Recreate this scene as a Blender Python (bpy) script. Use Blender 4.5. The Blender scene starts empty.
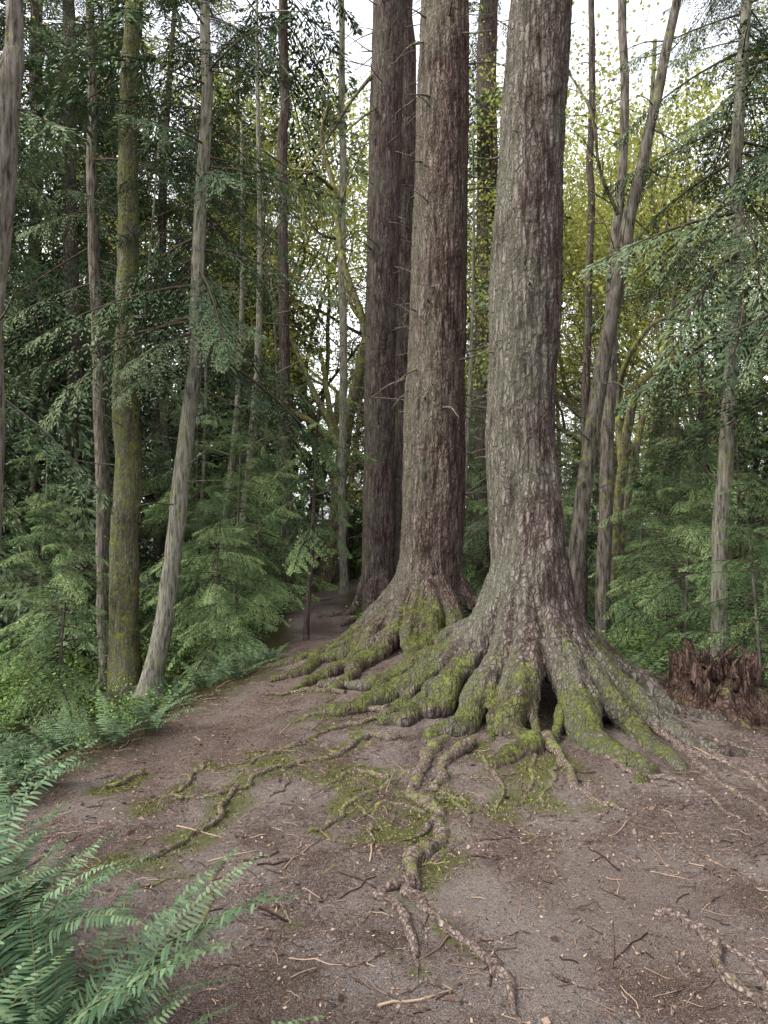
import bpy, math, random
import numpy as np
from mathutils import Vector
rng=np.random.default_rng(11); random.seed(5)
S=bpy.context.scene
# ---------------------------------------------------------------- noise
def _h(ix,iy,iz,seed):
    h=(ix*73856093)^(iy*19349663)^(iz*83492791)^(seed*2654435)
    h=((h^(h>>13))*1274126177)&0x7fffffff
    h=((h^(h>>15))*1103515245)&0x7fffffff
    h=h^(h>>11)
    return (h&0xffff)/65535.0
def vn(p,seed=0):
    p=np.asarray(p,float); i=np.floor(p).astype(np.int64); f=p-i; f=f*f*(3-2*f)
    r=0
    for a in (0,1):
        for b in (0,1):
            for c in (0,1):
                w=(f[:,0] if a else 1-f[:,0])*(f[:,1] if b else 1-f[:,1])*(f[:,2] if c else 1-f[:,2])
                r=r+w*_h(i[:,0]+a,i[:,1]+b,i[:,2]+c,seed)
    return r
def fbm(p,o=3,seed=0):
    p=np.asarray(p,float); r=0;a=1;t=0
    for k in range(o):
        r=r+a*vn(p*(2.03**k),seed+k*7); t+=a; a*=.5
    return r/t
def sm(a,b,x):
    t=np.clip((x-a)/(b-a),0,1); return t*t*(3-2*t)
# ---------------------------------------------------------------- terrain
def edges(y):
    L=np.interp(y,[-5,3,5.1,8,12,40],[-2.7,-2.6,-2.2,-1.2,-1.6,-1.6])
    R=np.interp(y,[-5,3,5.4,8,10,13,40],[4,3.7,3.1,2.9,2.0,.6,.5])
    return L,R
def tz(x,y):
    x=np.asarray(x,float);y=np.asarray(y,float)
    L,R=edges(y); o=np.maximum(np.maximum(L-x,x-R),0)
    z=-.75*sm(-.1,2.8,o)
    z=z+.55*np.exp(-((x-.75)**2/4.0+(y-8.4)**2/6.0))+.40*sm(9,14,y)*np.exp(-(x+.6)**2/8)
    return z
def tz_full(x,y):
    x=np.atleast_1d(np.asarray(x,float));y=np.atleast_1d(np.asarray(y,float))
    z=tz(x,y); o0=np.zeros_like(x)
    z=z+.10*(fbm(np.stack([x/.9,y/.9,o0],1),3,3)-.5)
    r=np.hypot(x,y-6)
    z=z+1.6*(fbm(np.stack([x/9,y/9,o0],1),2,9)-.5)*sm(11,25,r)
    return z
def micro(x,y): return .055*(fbm(np.stack([x*4.5,y*4.5,0*x],1),3,31)-.5)+.022*(fbm(np.stack([x*24,y*24,0*x],1),2,37)-.5)
def g1(x,y): return float(tz_full(x,y)[0])
CAM=(0,0,1.6); PITCH=math.atan(28/740.0)
def ray(px,py):
    u=(px-384)/740.0; v=(512-py)/740.0
    return np.array([u,math.cos(PITCH)-v*math.sin(PITCH),math.sin(PITCH)+v*math.cos(PITCH)])
def W(px,py,d):           # image pixel projected along its camera ray to a chosen forward distance d
    r=ray(px,py); r=r/r[1]*d; return np.array([r[0],r[1],1.6+r[2]])
def G(px,py):             # ground point where the camera ray through an image pixel meets the terrain
    r=ray(px,py); t=1.0
    for _ in range(900):
        p=r*t
        if 1.6+p[2]<tz(p[0],p[1]): break
        t+=.02
    return np.array([p[0],p[1]])
# ---------------------------------------------------------------- geometry builder
class Geo:
    def __init__(s): s.v=[];s.f=[];s.t=[];s.n=0
    def add(s,v,faces,tint=None):
        v=np.asarray(v,float)
        for f in faces:
            if len(f): s.f.append(np.asarray(f,np.int64)+s.n)
        s.v.append(v); s.n+=len(v)
        if tint is None: tint=np.full(len(v),.5)
        elif np.isscalar(tint): tint=np.full(len(v),float(tint))
        s.t.append(tint)
    def pack(s):
        s.v=[np.concatenate(s.v)]; s.t=[np.concatenate(s.t)]
        d={}
        for f in s.f: d.setdefault(f.shape[1],[]).append(f)
        s.f=[np.concatenate(q) for q in d.values()]; return s
    def merge(s,o,loc,rot,sc):
        if len(o.v)>1: o.pack()
        c,si=math.cos(rot)*sc,math.sin(rot)*sc
        M=np.array([[c,-si,0],[si,c,0],[0,0,sc]]); s.add(o.v[0]@M.T+np.asarray(loc),o.f,o.t[0])
    def mesh(s,name,mat=None,smooth=False,check=True):
        v=np.concatenate(s.v); me=bpy.data.meshes.new(name)
        me.vertices.add(len(v)); me.vertices.foreach_set("co",v.astype(np.float32).ravel())
        loops=np.concatenate([f.ravel() for f in s.f]); cnt=np.concatenate([np.full(len(f),f.shape[1]) for f in s.f])
        st=np.concatenate([[0],np.cumsum(cnt)[:-1]])
        me.loops.add(len(loops)); me.loops.foreach_set("vertex_index",loops.astype(np.int32))
        me.polygons.add(len(cnt)); me.polygons.foreach_set("loop_start",st.astype(np.int32))
        me.update(calc_edges=True)
        a=me.attributes.new("tint",'FLOAT','POINT'); a.data.foreach_set("value",np.concatenate(s.t).astype(np.float32))
        if smooth: me.polygons.foreach_set("use_smooth",np.ones(len(cnt),bool))
        if mat: me.materials.append(mat)
        if check: me.validate()
        return me
def link(name,me,parent=None,loc=(0,0,0),rot=0,sc=1):
    ob=bpy.data.objects.new(name,me); S.collection.objects.link(ob)
    ob.location=loc; ob.rotation_euler=(0,0,rot); ob.scale=(sc,sc,sc) if np.isscalar(sc) else sc
    if parent: ob.parent=parent
    return ob
def smooth_path(P,n):
    P=np.asarray(P,float); m=len(P)
    if m<3:
        t=np.linspace(0,1,n)[:,None]; return P[0]*(1-t)+P[-1]*t
    Q=np.vstack([2*P[0]-P[1],P,2*P[-1]-P[-2]]); out=[]
    for u in np.linspace(0,m-1-1e-6,n):
        k=int(u); t=u-k; a,b,c,d=Q[k],Q[k+1],Q[k+2],Q[k+3]
        out.append(.5*((2*b)+(-a+c)*t+(2*a-5*b+4*c-d)*t*t+(-a+3*b-3*c+d)*t**3))
    return np.array(out)
def tube(P,R,sides=10,knob=0,seed=0,cap=True):
    P=np.asarray(P,float); n=len(P); R=np.broadcast_to(np.asarray(R,float),(n,)).copy()
    T=np.gradient(P,axis=0); T/=np.linalg.norm(T,axis=1)[:,None]+1e-9
    ref=np.array([1,0,0]) if abs(T[0,0])<.8 else np.array([0,1,0])
    N=np.zeros_like(P); a=ref-T[0]*np.dot(ref,T[0]); N[0]=a/np.linalg.norm(a)
    for i in range(1,n):
        a=N[i-1]-T[i]*np.dot(N[i-1],T[i]); N[i]=a/(np.linalg.norm(a)+1e-9)
    B=np.cross(T,N); th=np.linspace(0,2*math.pi,sides,endpoint=False)
    c=np.cos(th)[None,:,None]; s_=np.sin(th)[None,:,None]
    D=(N[:,None,:]*c+B[:,None,:]*s_)
    rr=R[:,None]*np.ones((1,sides))
    if knob:
        q=(P[:,None,:]+D*R[:,None,None]).reshape(-1,3)
        rr=rr*(1+knob*(fbm(q*np.array([7,7,3.])+seed*3.1,3,seed)-.5).reshape(n,sides)*2)
    V=(P[:,None,:]+D*rr[:,:,None]).reshape(-1,3)
    i=np.arange(n-1)[:,None]; j=np.arange(sides)[None,:]; j2=(j+1)%sides
    F=np.stack([i*sides+j+0*j2,i*sides+j2,(i+1)*sides+j2,(i+1)*sides+j+0*j2],-1).reshape(-1,4)
    fs=[F]
    if cap:
        V=np.vstack([V,P[0],P[-1]]); k=n*sides; jj=np.arange(sides); j3=(jj+1)%sides
        fs.append(np.stack([j3,jj,np.full(sides,k)],1)); fs.append(np.stack([(n-1)*sides+jj,(n-1)*sides+j3,np.full(sides,k+1)],1))
    return V,fs
# ---------------------------------------------------------------- materials
class NT:
    def __init__(s,name):
        s.m=bpy.data.materials.new(name); s.m.use_nodes=True; s.t=s.m.node_tree; s.t.nodes.clear()
        s.out=s.t.nodes.new('ShaderNodeOutputMaterial')
    def n(s,ty,**k):
        x=s.t.nodes.new(ty)
        for a,b in k.items(): setattr(x,a,b)
        return x
    def l(s,a,b): s.t.links.new(a,b)
    def coord(s,scale,kind='Object'):
        c=s.n('ShaderNodeTexCoord'); m=s.n('ShaderNodeMapping'); m.inputs['Scale'].default_value=scale
        s.l(c.outputs[kind],m.inputs[0]); return m.outputs[0]
    def noise(s,vec,scale,detail=4,rough=.55,dist=0):
        x=s.n('ShaderNodeTexNoise'); x.inputs['Scale'].default_value=scale;x.inputs['Detail'].default_value=detail
        x.inputs['Roughness'].default_value=rough;x.inputs['Distortion'].default_value=dist
        s.l(vec,x.inputs['Vector']); return x.outputs[0]
    def ramp(s,fac,stops,interp='LINEAR'):
        r=s.n('ShaderNodeValToRGB'); r.color_ramp.interpolation=interp; e=r.color_ramp.elements
        while len(e)<len(stops): e.new(.5)
        for k,(p,c) in enumerate(stops):
            e[k].position=p; e[k].color=(c,c,c,1) if np.isscalar(c) else (*c,1)
        s.l(fac,r.inputs[0]); return r.outputs[0]
    def mix(s,f,a,b,mode='MIX'):
        x=s.n('ShaderNodeMix',data_type='RGBA',blend_type=mode)
        for sock,v in ((x.inputs[0],f),(x.inputs[6],a),(x.inputs[7],b)):
            if hasattr(v,'links'): s.l(v,sock)
            elif np.isscalar(v): sock.default_value=v
            else: sock.default_value=(*v,1)
        return x.outputs[2]
    def math(s,op,a,b=None,clamp=False):
        x=s.n('ShaderNodeMath',operation=op,use_clamp=clamp)
        for k,v in ((0,a),(1,b)):
            if v is None: continue
            if hasattr(v,'links'): s.l(v,x.inputs[k])
            else: x.inputs[k].default_value=v
        return x.outputs[0]
    def attr(s,name): return s.n('ShaderNodeAttribute',attribute_name=name).outputs['Fac']
    def bsdf(s,col,rough=.9,bump=None,bs=.5,bd=.02,trans=0,spec=0):
        if spec:
            b=s.n('ShaderNodeBsdfPrincipled'); b.inputs['Roughness'].default_value=rough; b.inputs['Specular IOR Level'].default_value=spec
        else: b=s.n('ShaderNodeBsdfDiffuse')
        s.l(col,b.inputs[0])
        if bump is not None:
            u=s.n('ShaderNodeBump'); u.inputs['Strength'].default_value=bs; u.inputs['Distance'].default_value=bd
            s.l(bump,u.inputs['Height']); s.l(u.outputs[0],b.inputs['Normal'])
        o=b.outputs[0]
        if trans:
            t=s.n('ShaderNodeBsdfTranslucent'); s.l(col,t.inputs[0]); mx=s.n('ShaderNodeMixShader'); mx.inputs[0].default_value=trans
            s.l(o,mx.inputs[1]); s.l(t.outputs[0],mx.inputs[2]); o=mx.outputs[0]
        s.l(o,s.out.inputs[0]); return s.m
def bark(name,light,mid,dark,sc=1.0,moss=.0,mosscol=(.088,.100,.028),lichen=.3,bd=.03,attr=False,red_shade=.25,simple=False,zs=.16):
    t=NT(name); v=t.coord((1,1,zs)); w=t.coord((1,1,1))
    n1=t.noise(v,22*sc,3 if simple else 4,.65,0 if simple else .3)
    if simple:
        h=t.ramp(n1,[(.3,0.),(.7,1.)])
    else:
        vo=t.n('ShaderNodeTexVoronoi',feature='DISTANCE_TO_EDGE'); vo.inputs['Scale'].default_value=24*sc
        ns=t.n('ShaderNodeTexNoise'); ns.inputs['Scale'].default_value=14; ns.inputs['Detail'].default_value=1; t.l(w,ns.inputs['Vector'])
        vv=t.mix(.05,v,ns.outputs[1],'ADD'); t.l(vv,vo.inputs['Vector'])
        crack=t.ramp(vo.outputs[0],[(0,0.),(.2,1.)])
        h=t.math('MULTIPLY',t.ramp(n1,[(.34,0.),(.66,1.)]),t.math('ADD',t.math('MULTIPLY',crack,.75),.25))
        h=t.math('ADD',h,t.math('MULTIPLY',t.math('SUBTRACT',t.noise(w,95*sc,2,.7),.35),.5))
    c=t.ramp(h,[(.08,dark),(.42,mid),(.95,light)])
    geo=t.n('ShaderNodeNewGeometry'); sx=t.n('ShaderNodeSeparateXYZ'); t.l(geo.outputs['Normal'],sx.inputs[0])
    if not simple:
        big=t.noise(w,1.6,3,.6)
        side=t.math('ADD',big,t.math('MULTIPLY',sx.outputs[0],-.16))
        c=t.mix(t.ramp(side,[(.42,0.),(.72,lichen)]),c,(.19,.20,.14))
        c=t.mix(t.ramp(side,[(.25,red_shade),(.55,0.)]),c,(.085,.05,.042))  # reddish bark patches, plus shade painted onto the right-facing sides
        mn=t.math('ADD',t.math('MULTIPLY',t.noise(w,6,4,.75),.55),t.math('MULTIPLY',t.noise(w,26,3,.7),.45))
    else: mn=t.noise(w,7,4,.8)
    if attr:
        mm=t.math('ADD',t.math('ADD',t.attr('tint'),t.math('MULTIPLY',sx.outputs[2],.25)),t.math('MULTIPLY',t.math('SUBTRACT',mn,.5),3.0))
        mf=t.ramp(mm,[(.48,0.),(.95,.9)])
    else:
        mm=t.math('ADD',t.math('ADD',t.math('MULTIPLY',t.math('SUBTRACT',mn,.5),1.6),.5),t.math('ADD',t.math('MULTIPLY',sx.outputs[2],.15),moss-.5))
        mf=t.ramp(mm,[(.42,0.),(.66,.9)])
    mc=t.ramp(mn,[(.38,tuple(x*.35 for x in mosscol)),(.5,mosscol),(.64,(mosscol[0]*2.2,mosscol[1]*2.1,mosscol[2]*2.1))])
    c=t.mix(mf,c,mc)
    return t.bsdf(c,.92,h,1.0,bd)
M_bark3=bark('bark_grey',(.30,.255,.225),(.13,.103,.09),(.018,.013,.011),1,attr=True,lichen=.42,red_shade=.5,bd=.045)
M_bark2=bark('bark_red',(.275,.215,.185),(.128,.092,.078),(.018,.012,.010),1,attr=True,lichen=.38,red_shade=.4,bd=.045)
M_bark1=bark('bark_dark',(.19,.15,.135),(.09,.067,.06),(.018,.013,.012),1,moss=.22,lichen=.25,red_shade=.3)
M_barkS=bark('bark_small',(.20,.175,.15),(.10,.085,.07),(.03,.025,.02),1.3,moss=.34,simple=True,bd=.012)
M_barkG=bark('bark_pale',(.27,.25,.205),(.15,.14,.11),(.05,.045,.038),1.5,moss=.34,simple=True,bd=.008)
M_barkM=bark('bark_mossy',(.26,.235,.19),(.13,.115,.09),(.03,.025,.02),1.2,moss=.53,mosscol=(.095,.105,.03),lichen=.4,bd=.02)
M_limb=bark('bark_mossy_limb',(.2,.18,.14),(.10,.085,.065),(.03,.025,.02),1.5,moss=.5,mosscol=(.12,.125,.03),simple=True,bd=.01)
M_root=bark('bark_root',(.28,.225,.19),(.14,.105,.09),(.035,.025,.02),1.6,attr=True,bd=.012,zs=1,lichen=.0,red_shade=.2)
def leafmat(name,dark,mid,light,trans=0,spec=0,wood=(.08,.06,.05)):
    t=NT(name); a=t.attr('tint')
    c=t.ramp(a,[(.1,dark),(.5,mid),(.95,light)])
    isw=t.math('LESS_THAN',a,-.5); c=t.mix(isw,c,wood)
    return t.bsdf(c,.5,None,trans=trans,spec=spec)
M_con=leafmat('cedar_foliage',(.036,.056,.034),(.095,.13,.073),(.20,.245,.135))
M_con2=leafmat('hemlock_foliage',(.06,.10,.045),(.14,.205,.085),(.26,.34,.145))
M_far_haze=leafmat('far_foliage_haze',(.085,.11,.065),(.16,.20,.11),(.25,.285,.165))  # paler greens: distance haze painted into the foliage colour
M_yel=leafmat('spring_leaves',(.20,.21,.05),(.36,.37,.09),(.50,.50,.16),trans=.4)
M_shr=leafmat('shrub_leaves',(.05,.10,.025),(.12,.20,.045),(.24,.33,.09))
M_fern=leafmat('fern_fronds',(.022,.042,.020),(.050,.092,.042),(.115,.17,.085),wood=(.10,.09,.035),spec=.15)
M_lit=leafmat('litter_bits',(.035,.022,.018),(.13,.085,.063),(.31,.225,.165))
M_mosst=leafmat('moss_tufts',(.05,.06,.014),(.12,.137,.034),(.22,.235,.065))
# ---------------------------------------------------------------- world, sun, camera
SE,SR=math.radians(50),math.radians(-110)
w=bpy.data.worlds.new("World"); S.world=w; w.use_nodes=True; nt=w.node_tree; bg=nt.nodes['Background']
sky=nt.nodes.new('ShaderNodeTexSky'); sky.sky_type='NISHITA'; sky.sun_disc=False; sky.sun_elevation=SE; sky.sun_rotation=SR
sky.air_density=1.0; sky.dust_density=3.0
hs=nt.nodes.new('ShaderNodeHueSaturation'); hs.inputs['Saturation'].default_value=.2; hs.inputs['Value'].default_value=4.1
nt.links.new(sky.outputs[0],hs.inputs['Color']); nt.links.new(hs.outputs[0],bg.inputs[0]); bg.inputs[1].default_value=.15
sl=bpy.data.lights.new("sun",'SUN'); sl.energy=1.5; sl.angle=math.radians(12); sl.color=(1,.96,.9)
so=bpy.data.objects.new("sun",sl); S.collection.objects.link(so)
sd=Vector((math.sin(SR)*math.cos(SE),math.cos(SR)*math.cos(SE),math.sin(SE)))
so.rotation_euler=sd.to_track_quat('Z','Y').to_euler()
cd=bpy.data.cameras.new("camera"); co=bpy.data.objects.new("camera",cd); S.collection.objects.link(co)
cd.sensor_fit='VERTICAL'; cd.sensor_height=36; cd.lens=740*36/1024; cd.clip_end=1000
co.location=CAM; co.rotation_euler=(math.radians(90)+PITCH,0,0); S.camera=co
S.view_settings.view_transform='Standard'; S.view_settings.look='None'; S.view_settings.exposure=0

# ---------------------------------------------------------------- surface roots network
root_px=[
 ([(452,735),(425,758),(418,790),(432,815),(436,845),(418,870),(412,890)],.050,.04),
 ([(470,745),(440,775),(432,790)],.040,.032),
 ([(412,890),(385,893),(368,900),(392,918),(410,945),(416,985)],.030,.012),
 ([(412,888),(436,915),(462,945),(485,975),(535,1030)],.030,.018),
 ([(436,845),(462,842),(450,858),(430,872)],.03,.022),
 ([(400,740),(372,738),(335,757),(285,768),(235,790),(175,800)],.030,.014),
 ([(425,770),(385,780),(350,798),(325,822),(300,838)],.032,.012),
 ([(395,776),(355,772),(320,785),(262,770)],.02,.012),
 ([(235,790),(200,830),(150,860),(120,868)],.018,.011),
 ([(420,800),(455,795),(480,803)],.02,.01),
 ([(436,820),(420,835),(395,848)],.02,.01),
 ([(424,812),(390,800),(360,812)],.018,.009),
 ([(440,790),(462,812),(474,835)],.018,.009),
 ([(545,742),(560,770),(590,795),(640,825)],.045,.016),
 ([(535,745),(532,780),(533,805)],.02,.011),
 ([(560,770),(545,790),(548,810)],.02,.011),
 ([(610,690),(650,716),(690,732),(740,770),(790,800)],.045,.028),
 ([(620,700),(660,735),(710,760),(790,790)],.042,.02),
 ([(630,720),(680,750),(720,785),(790,830)],.035,.015),
 ([(605,760),(640,780),(700,800),(750,830)],.022,.010),
 ([(640,700),(690,708),(750,722)],.038,.02),
 ([(660,735),(700,745),(745,752),(780,775)],.026,.015),
 ([(650,912),(690,932),(720,965),(755,1000),(775,1035)],.028,.028),
 ([(690,932),(735,948),(790,1000)],.017,.014),
 ([(228,868),(212,890),(205,915),(186,935)],.022,.012),
 ([(255,912),(275,914),(300,936)],.012,.006),
 ([(140,772),(118,786),(98,796)],.024,.013),
 ([(365,820),(372,845)],.015,.008),
 ([(210,760),(180,785),(140,812)],.022,.012),
 ([(345,690),(300,690),(262,700)],.03,.013),
 ([(380,720),(340,725),(300,745),(240,765)],.028,.012),
 ([(395,712),(350,706),(315,715),(285,728)],.035,.012),
 ([(300,745),(262,762),(222,772),(196,768)],.016,.009),
 ([(690,955),(692,985)],.009,.005),
 ([(620,870),(650,885)],.009,.005),
 ([(375,968),(400,960),(425,962)],.010,.005),
 ([(190,870),(160,885),(140,890)],.014,.009),
 ([(480,760),(500,790),(498,815)],.02,.009),
 ([(335,757),(322,742),(300,735)],.014,.007),
 ([(285,768),(292,785),(270,800)],.012,.006),
 ([(350,798),(372,812),(388,828)],.013,.006),
 ([(436,915),(428,940),(436,960)],.009,.004),
 ([(462,945),(490,938),(505,946)],.009,.004),
 ([(590,795),(600,812),(592,828)],.010,.005),
 ([(520,835),(540,842),(562,838)],.008,.004),
 ([(640,780),(668,776),(700,782)],.012,.006),
 ([(330,880),(350,872),(362,880)],.008,.004),
 ([(580,900),(604,908),(618,922)],.007,.004),
 ([(270,850),(248,860),(232,856)],.009,.005),
 ([(560,975),(590,985),(625,980)],.007,.004),
 ([(312,935),(330,938),(346,934)],.007,.004),
 ([(175,800),(150,800),(128,812)],.012,.006),
]
rootgeo=Geo(); rootpts=[]; rootw=[]
for k,(pl,r0,r1) in enumerate(root_px):
    P2=np.array([G(*q) for q in pl]); P2=np.hstack([P2,np.zeros((len(P2),1))])
    Ln=np.linalg.norm(np.diff(P2,axis=0),axis=1).sum(); n=max(10,int(Ln/.018))
    P=smooth_path(P2,n); t=np.linspace(0,1,n)
    for c_ in (0,1):
        P[:,c_]+=.09*(vn(np.stack([t*Ln*4,0*t+k,0*t+c_*3],1),2)-.5)+.045*(vn(np.stack([t*Ln*12,0*t+k,0*t+c_*3],1),4)-.5)
    R=(r0*(1-t)+r1*t)*(.6+.75*fbm(np.stack([t*Ln*7,0*t+k*3,0*t],1),2,5)); R[-6:]*=np.linspace(.95,.25,6)
    z=tz_full(P[:,0],P[:,1])+micro(P[:,0],P[:,1])
    lift=.2+1.4*(vn(np.stack([t*Ln*2.4,0*t+k*5,0*t],1),8)-.5)
    P[:,2]=z+R*lift
    V,F=tube(P,R,14,.22,k)
    far_right=pl[0][0]>600
    tv=np.full(len(V),.12 if far_right else (.05 if P[:,1].mean()<3.3 else .42))
    rootgeo.add(V,F,tv)
    if not far_right and k<38:
        rootpts.append(P[:,:2]); rootw.append(np.full(n,1.0 if P[:,1].mean()>3.5 else .35))
RP=np.concatenate(rootpts); RWt=np.concatenate(rootw)

# ---------------------------------------------------------------- big buttressed trees
def big_tree(name,base,path,roots,mat,seed,prof,voxel=.0135,mossx=.55):
    g=Geo(); path=np.array(path)
    n=90; pp=smooth_path(path,n)
    V,F=tube(pp[:,:3],pp[:,3],40,.05,seed); g.add(V,F)
    for k,(ex,ey,sc,hh) in enumerate(roots):
        d=np.array([ex-base[0],ey-base[1]]); D=np.linalg.norm(d); d/=D; pr=np.array([-d[1],d[0]])
        pts=[];rad=[]
        for (q,h,r) in prof:
            wob=(random.random()-.5)*.08
            x,y=base+d*q+pr*wob*(1 if q>.3 else .4)
            pts.append((x,y,tz(x,y)+h*hh)); rad.append(r*sc*random.uniform(.9,1.1))
        q0=prof[-1][0]
        for s in (.25,.5,.75,1.0):
            q=q0+(D-q0)*s
            if D>q0+.1:
                wob=(random.random()-.5)*.24
                x,y=base+d*q+pr*wob
                r=prof[-1][2]*sc*(1-.62*s); pts.append((x,y,tz(x,y)+r*(.5-.8*s))); rad.append(r)
        P=smooth_path(np.hstack([np.array(pts),np.array(rad)[:,None]]),56)
        V,F=tube(P[:,:3],np.maximum(P[:,3],.012),18,.22,seed+k*3); g.add(V,F)
        if sc>.8:
            i0=30; a=P[i0]; dd=P[i0+6,:2]-P[i0,:2]; dd/=np.linalg.norm(dd)+1e-9; sg=random.choice((-1,1)); nd=dd+sg*.55*np.array([-dd[1],dd[0]]); Q=[]
            for s in np.linspace(0,1,6):
                x,y=a[:2]+nd*s*random.uniform(.5,.7); Q.append((x,y,a[2]*(1-s)**1.4+(tz(x,y)-.01)*(1-(1-s)**1.4),.065*(1-.7*s)))
            Q=smooth_path(np.array(Q),24); V,F=tube(Q[:,:3],Q[:,3],12,.2,seed+k); g.add(V,F)
    me=g.mesh(name+"_raw"); ob=link(name+"_raw",me)
    m=ob.modifiers.new("r",'REMESH'); m.mode='VOXEL'; m.voxel_size=voxel
    m2=ob.modifiers.new("s",'SMOOTH'); m2.iterations=3; m2.factor=.5
    dg=bpy.context.evaluated_depsgraph_get(); me2=bpy.data.meshes.new_from_object(ob.evaluated_get(dg))
    bpy.data.objects.remove(ob)
    N=len(me2.vertices); co=np.empty(N*3,np.float32); me2.vertices.foreach_get("co",co); co=co.reshape(-1,3).astype(float)
    no=np.empty(N*3,np.float32); me2.vertices.foreach_get("normal",no); no=no.reshape(-1,3).astype(float)
    h=co[:,2]-tz(co[:,0],co[:,1])
    dx=co[:,0]-base[0]; dy=co[:,1]-base[1]; th=np.arctan2(dy,dx); low=sm(1.1,.35,h)
    q=np.stack([co[:,0]*15,co[:,1]*15,co[:,2]*2.2],1)
    qa=np.stack([np.cos(th)*9,np.sin(th)*9,(np.hypot(dx,dy)+co[:,2]*-.5)*2.5],1)
    ridge=(1-np.abs(2*fbm(q,3,seed)-1)); ridge_l=(1-np.abs(2*fbm(qa,3,seed+4)-1))
    disp=.030*((1-low)*ridge+low*ridge_l*1.5)+.045*(fbm(co*np.array([5,5,1.0]),2,seed+9)-.5)+.016*(fbm(co*32,2,seed+2)-.5)
    co+=no*(disp-.028)[:,None]
    me2.vertices.foreach_set("co",(co-np.array([base[0],base[1],0])).astype(np.float32).ravel())
    fluteN=fbm(co*np.array([2.6,2.6,1.2]),3,seed+5)
    moss=np.clip(.44*sm(.6,.08,h)+.24*np.clip(no[:,2],0,1)*sm(.8,.2,h)+1.5*(fluteN-.5)*sm(1.7,.2,h)+.12*sm(3.5,.5,h),0,.66)
    moss*=np.clip(1-.75*sm(base[0]+mossx,base[0]+mossx+.4,co[:,0]),.1,1)
    a=me2.attributes.new("tint",'FLOAT','POINT'); a.data.foreach_set("value",moss.astype(np.float32))
    me2.polygons.foreach_set("use_smooth",np.ones(len(me2.polygons),bool))
    me2.materials.clear(); me2.materials.append(mat); me2.update()
    par=bpy.data.objects.new(name,None); S.collection.objects.link(par); par.location=(base[0],base[1],0)
    link("trunk",me2,par)
    return par
def up_path(d,cols,z0,extra=9):
    out=[]
    for (px,py,wd) in cols:
        p=W(px,py,d); out.append((p[0],p[1],p[2],wd/2*d/740))
    a,b=np.array(out[-2]),np.array(out[-1]); dirv=(b-a)/(b[2]-a[2])
    c=b+dirv*extra; c[3]=b[3]*.45; out.append(tuple(c)); return out
B3=np.array([1.34,6.75])
prof3=[(.08,2.5,.10),(.14,2.0,.135),(.195,1.45,.15),(.265,1.02,.15),(.39,.66,.145),(.62,.38,.13),(.98,.19,.12)]
p3=up_path(6.75,[(531,672,24),(529,635,46),(526,590,60),(522,520,66),(520,450,68),(525,300,70),(531,150,66),(541,0,61)],0)
roots3=[(.36,5.4,1.05,1),(.82,4.95,1.1,1.1),(.02,5.85,.95,.92),(-.50,6.2,.95,1),(-.6,6.9,.7,.9),(1.68,4.7,1.2,1.1),(2.1,5.05,.95,1.1),(2.65,5.35,.95,.95),(2.95,6.3,.8,.85),
        (2.4,7.3,.8,1),(1.5,8.0,.8,1),(.5,7.6,.8,.9)]
T3=big_tree("western_red_cedar",B3,p3,roots3,M_bark3,3,prof3)
B2=np.array([.50,8.5])
prof2=[(.07,1.8,.10),(.12,1.3,.13),(.19,.9,.15),(.31,.58,.14),(.50,.36,.125),(.78,.17,.11)]
p2=up_path(8.5,[(428,645,52),(428,605,58),(430,560,62),(433,500,64),(438,300,57),(442,150,54),(445,0,50)],0)
roots2=[(-.55,6.8,1,1),(.02,6.4,1,1),(.45,6.8,1,1),(-1.1,7.5,.9,1),(-1.3,8.3,.9,1),(.9,7.3,.9,1),(1.4,8.3,.8,1),(.4,9.8,.8,1),(-.5,9.3,.8,1),(-.9,7.0,.8,.9)]
T2=big_tree("western_red_cedar",B2,p2,roots2,M_bark2,23,prof2)
B1=W(378,610,12.5)[:2]
prof1=[(.05,1.2,.12),(.15,.7,.14),(.26,.4,.12),(.4,.15,.09)]
p1=up_path(12.5,[(377,620,36),(378,550,32),(380,400,31),(384,200,33),(389,0,32)],0)
roots1=[(B1[0]+a,B1[1]+b,.9,1) for a,b in ((-.8,-.2),(-.3,-.8),(.4,-.8),(.8,.1),(0,.8))]
T1=big_tree("western_red_cedar",B1,p1,roots1,M_bark1,41,prof1,voxel=.022)
me=rootgeo.mesh("exposed_roots",M_root,True); r_=link("exposed_roots",me); r_.parent=T3; r_.location=(-B3[0],-B3[1],0)
def stubs(par,base,path,n,seed,lo,hi,L=(.08,.5)):
    rs=np.random.default_rng(seed); g=Geo(); path=np.array(path)
    for k in range(n):
        z=rs.uniform(lo,hi); x=np.interp(z,path[:,2],path[:,0]); y=np.interp(z,path[:,2],path[:,1]); r=np.interp(z,path[:,2],path[:,3])
        a=rs.uniform(math.pi*.75,math.pi*2.25); l=rs.uniform(*L)*rs.uniform(.3,1)
        d=np.array([math.cos(a),math.sin(a),rs.uniform(-.5,.3)]); p=np.array([x,y,z])+d*r*.85
        P=[p]
        for s in range(5):
            d=d+rs.normal(0,.12,3)+np.array([0,0,-.04]); P.append(P[-1]+d/np.linalg.norm(d)*l/5)
        V,F=tube(smooth_path(P,10),np.linspace(.011,.003,10)*rs.uniform(.6,1.5),6,.1,k); g.add(V-np.array([base[0],base[1],0]),F,0.0)
    link("dead_branches",g.mesh("dead_branches",M_barkS),par)
stubs(T3,B3,p3,30,1,2.2,8,(.05,.3)); stubs(T2,B2,p2,70,2,2.5,9,(.1,.9)); stubs(T1,B1,p1,80,3,2.5,11,(.3,1.6))

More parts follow.
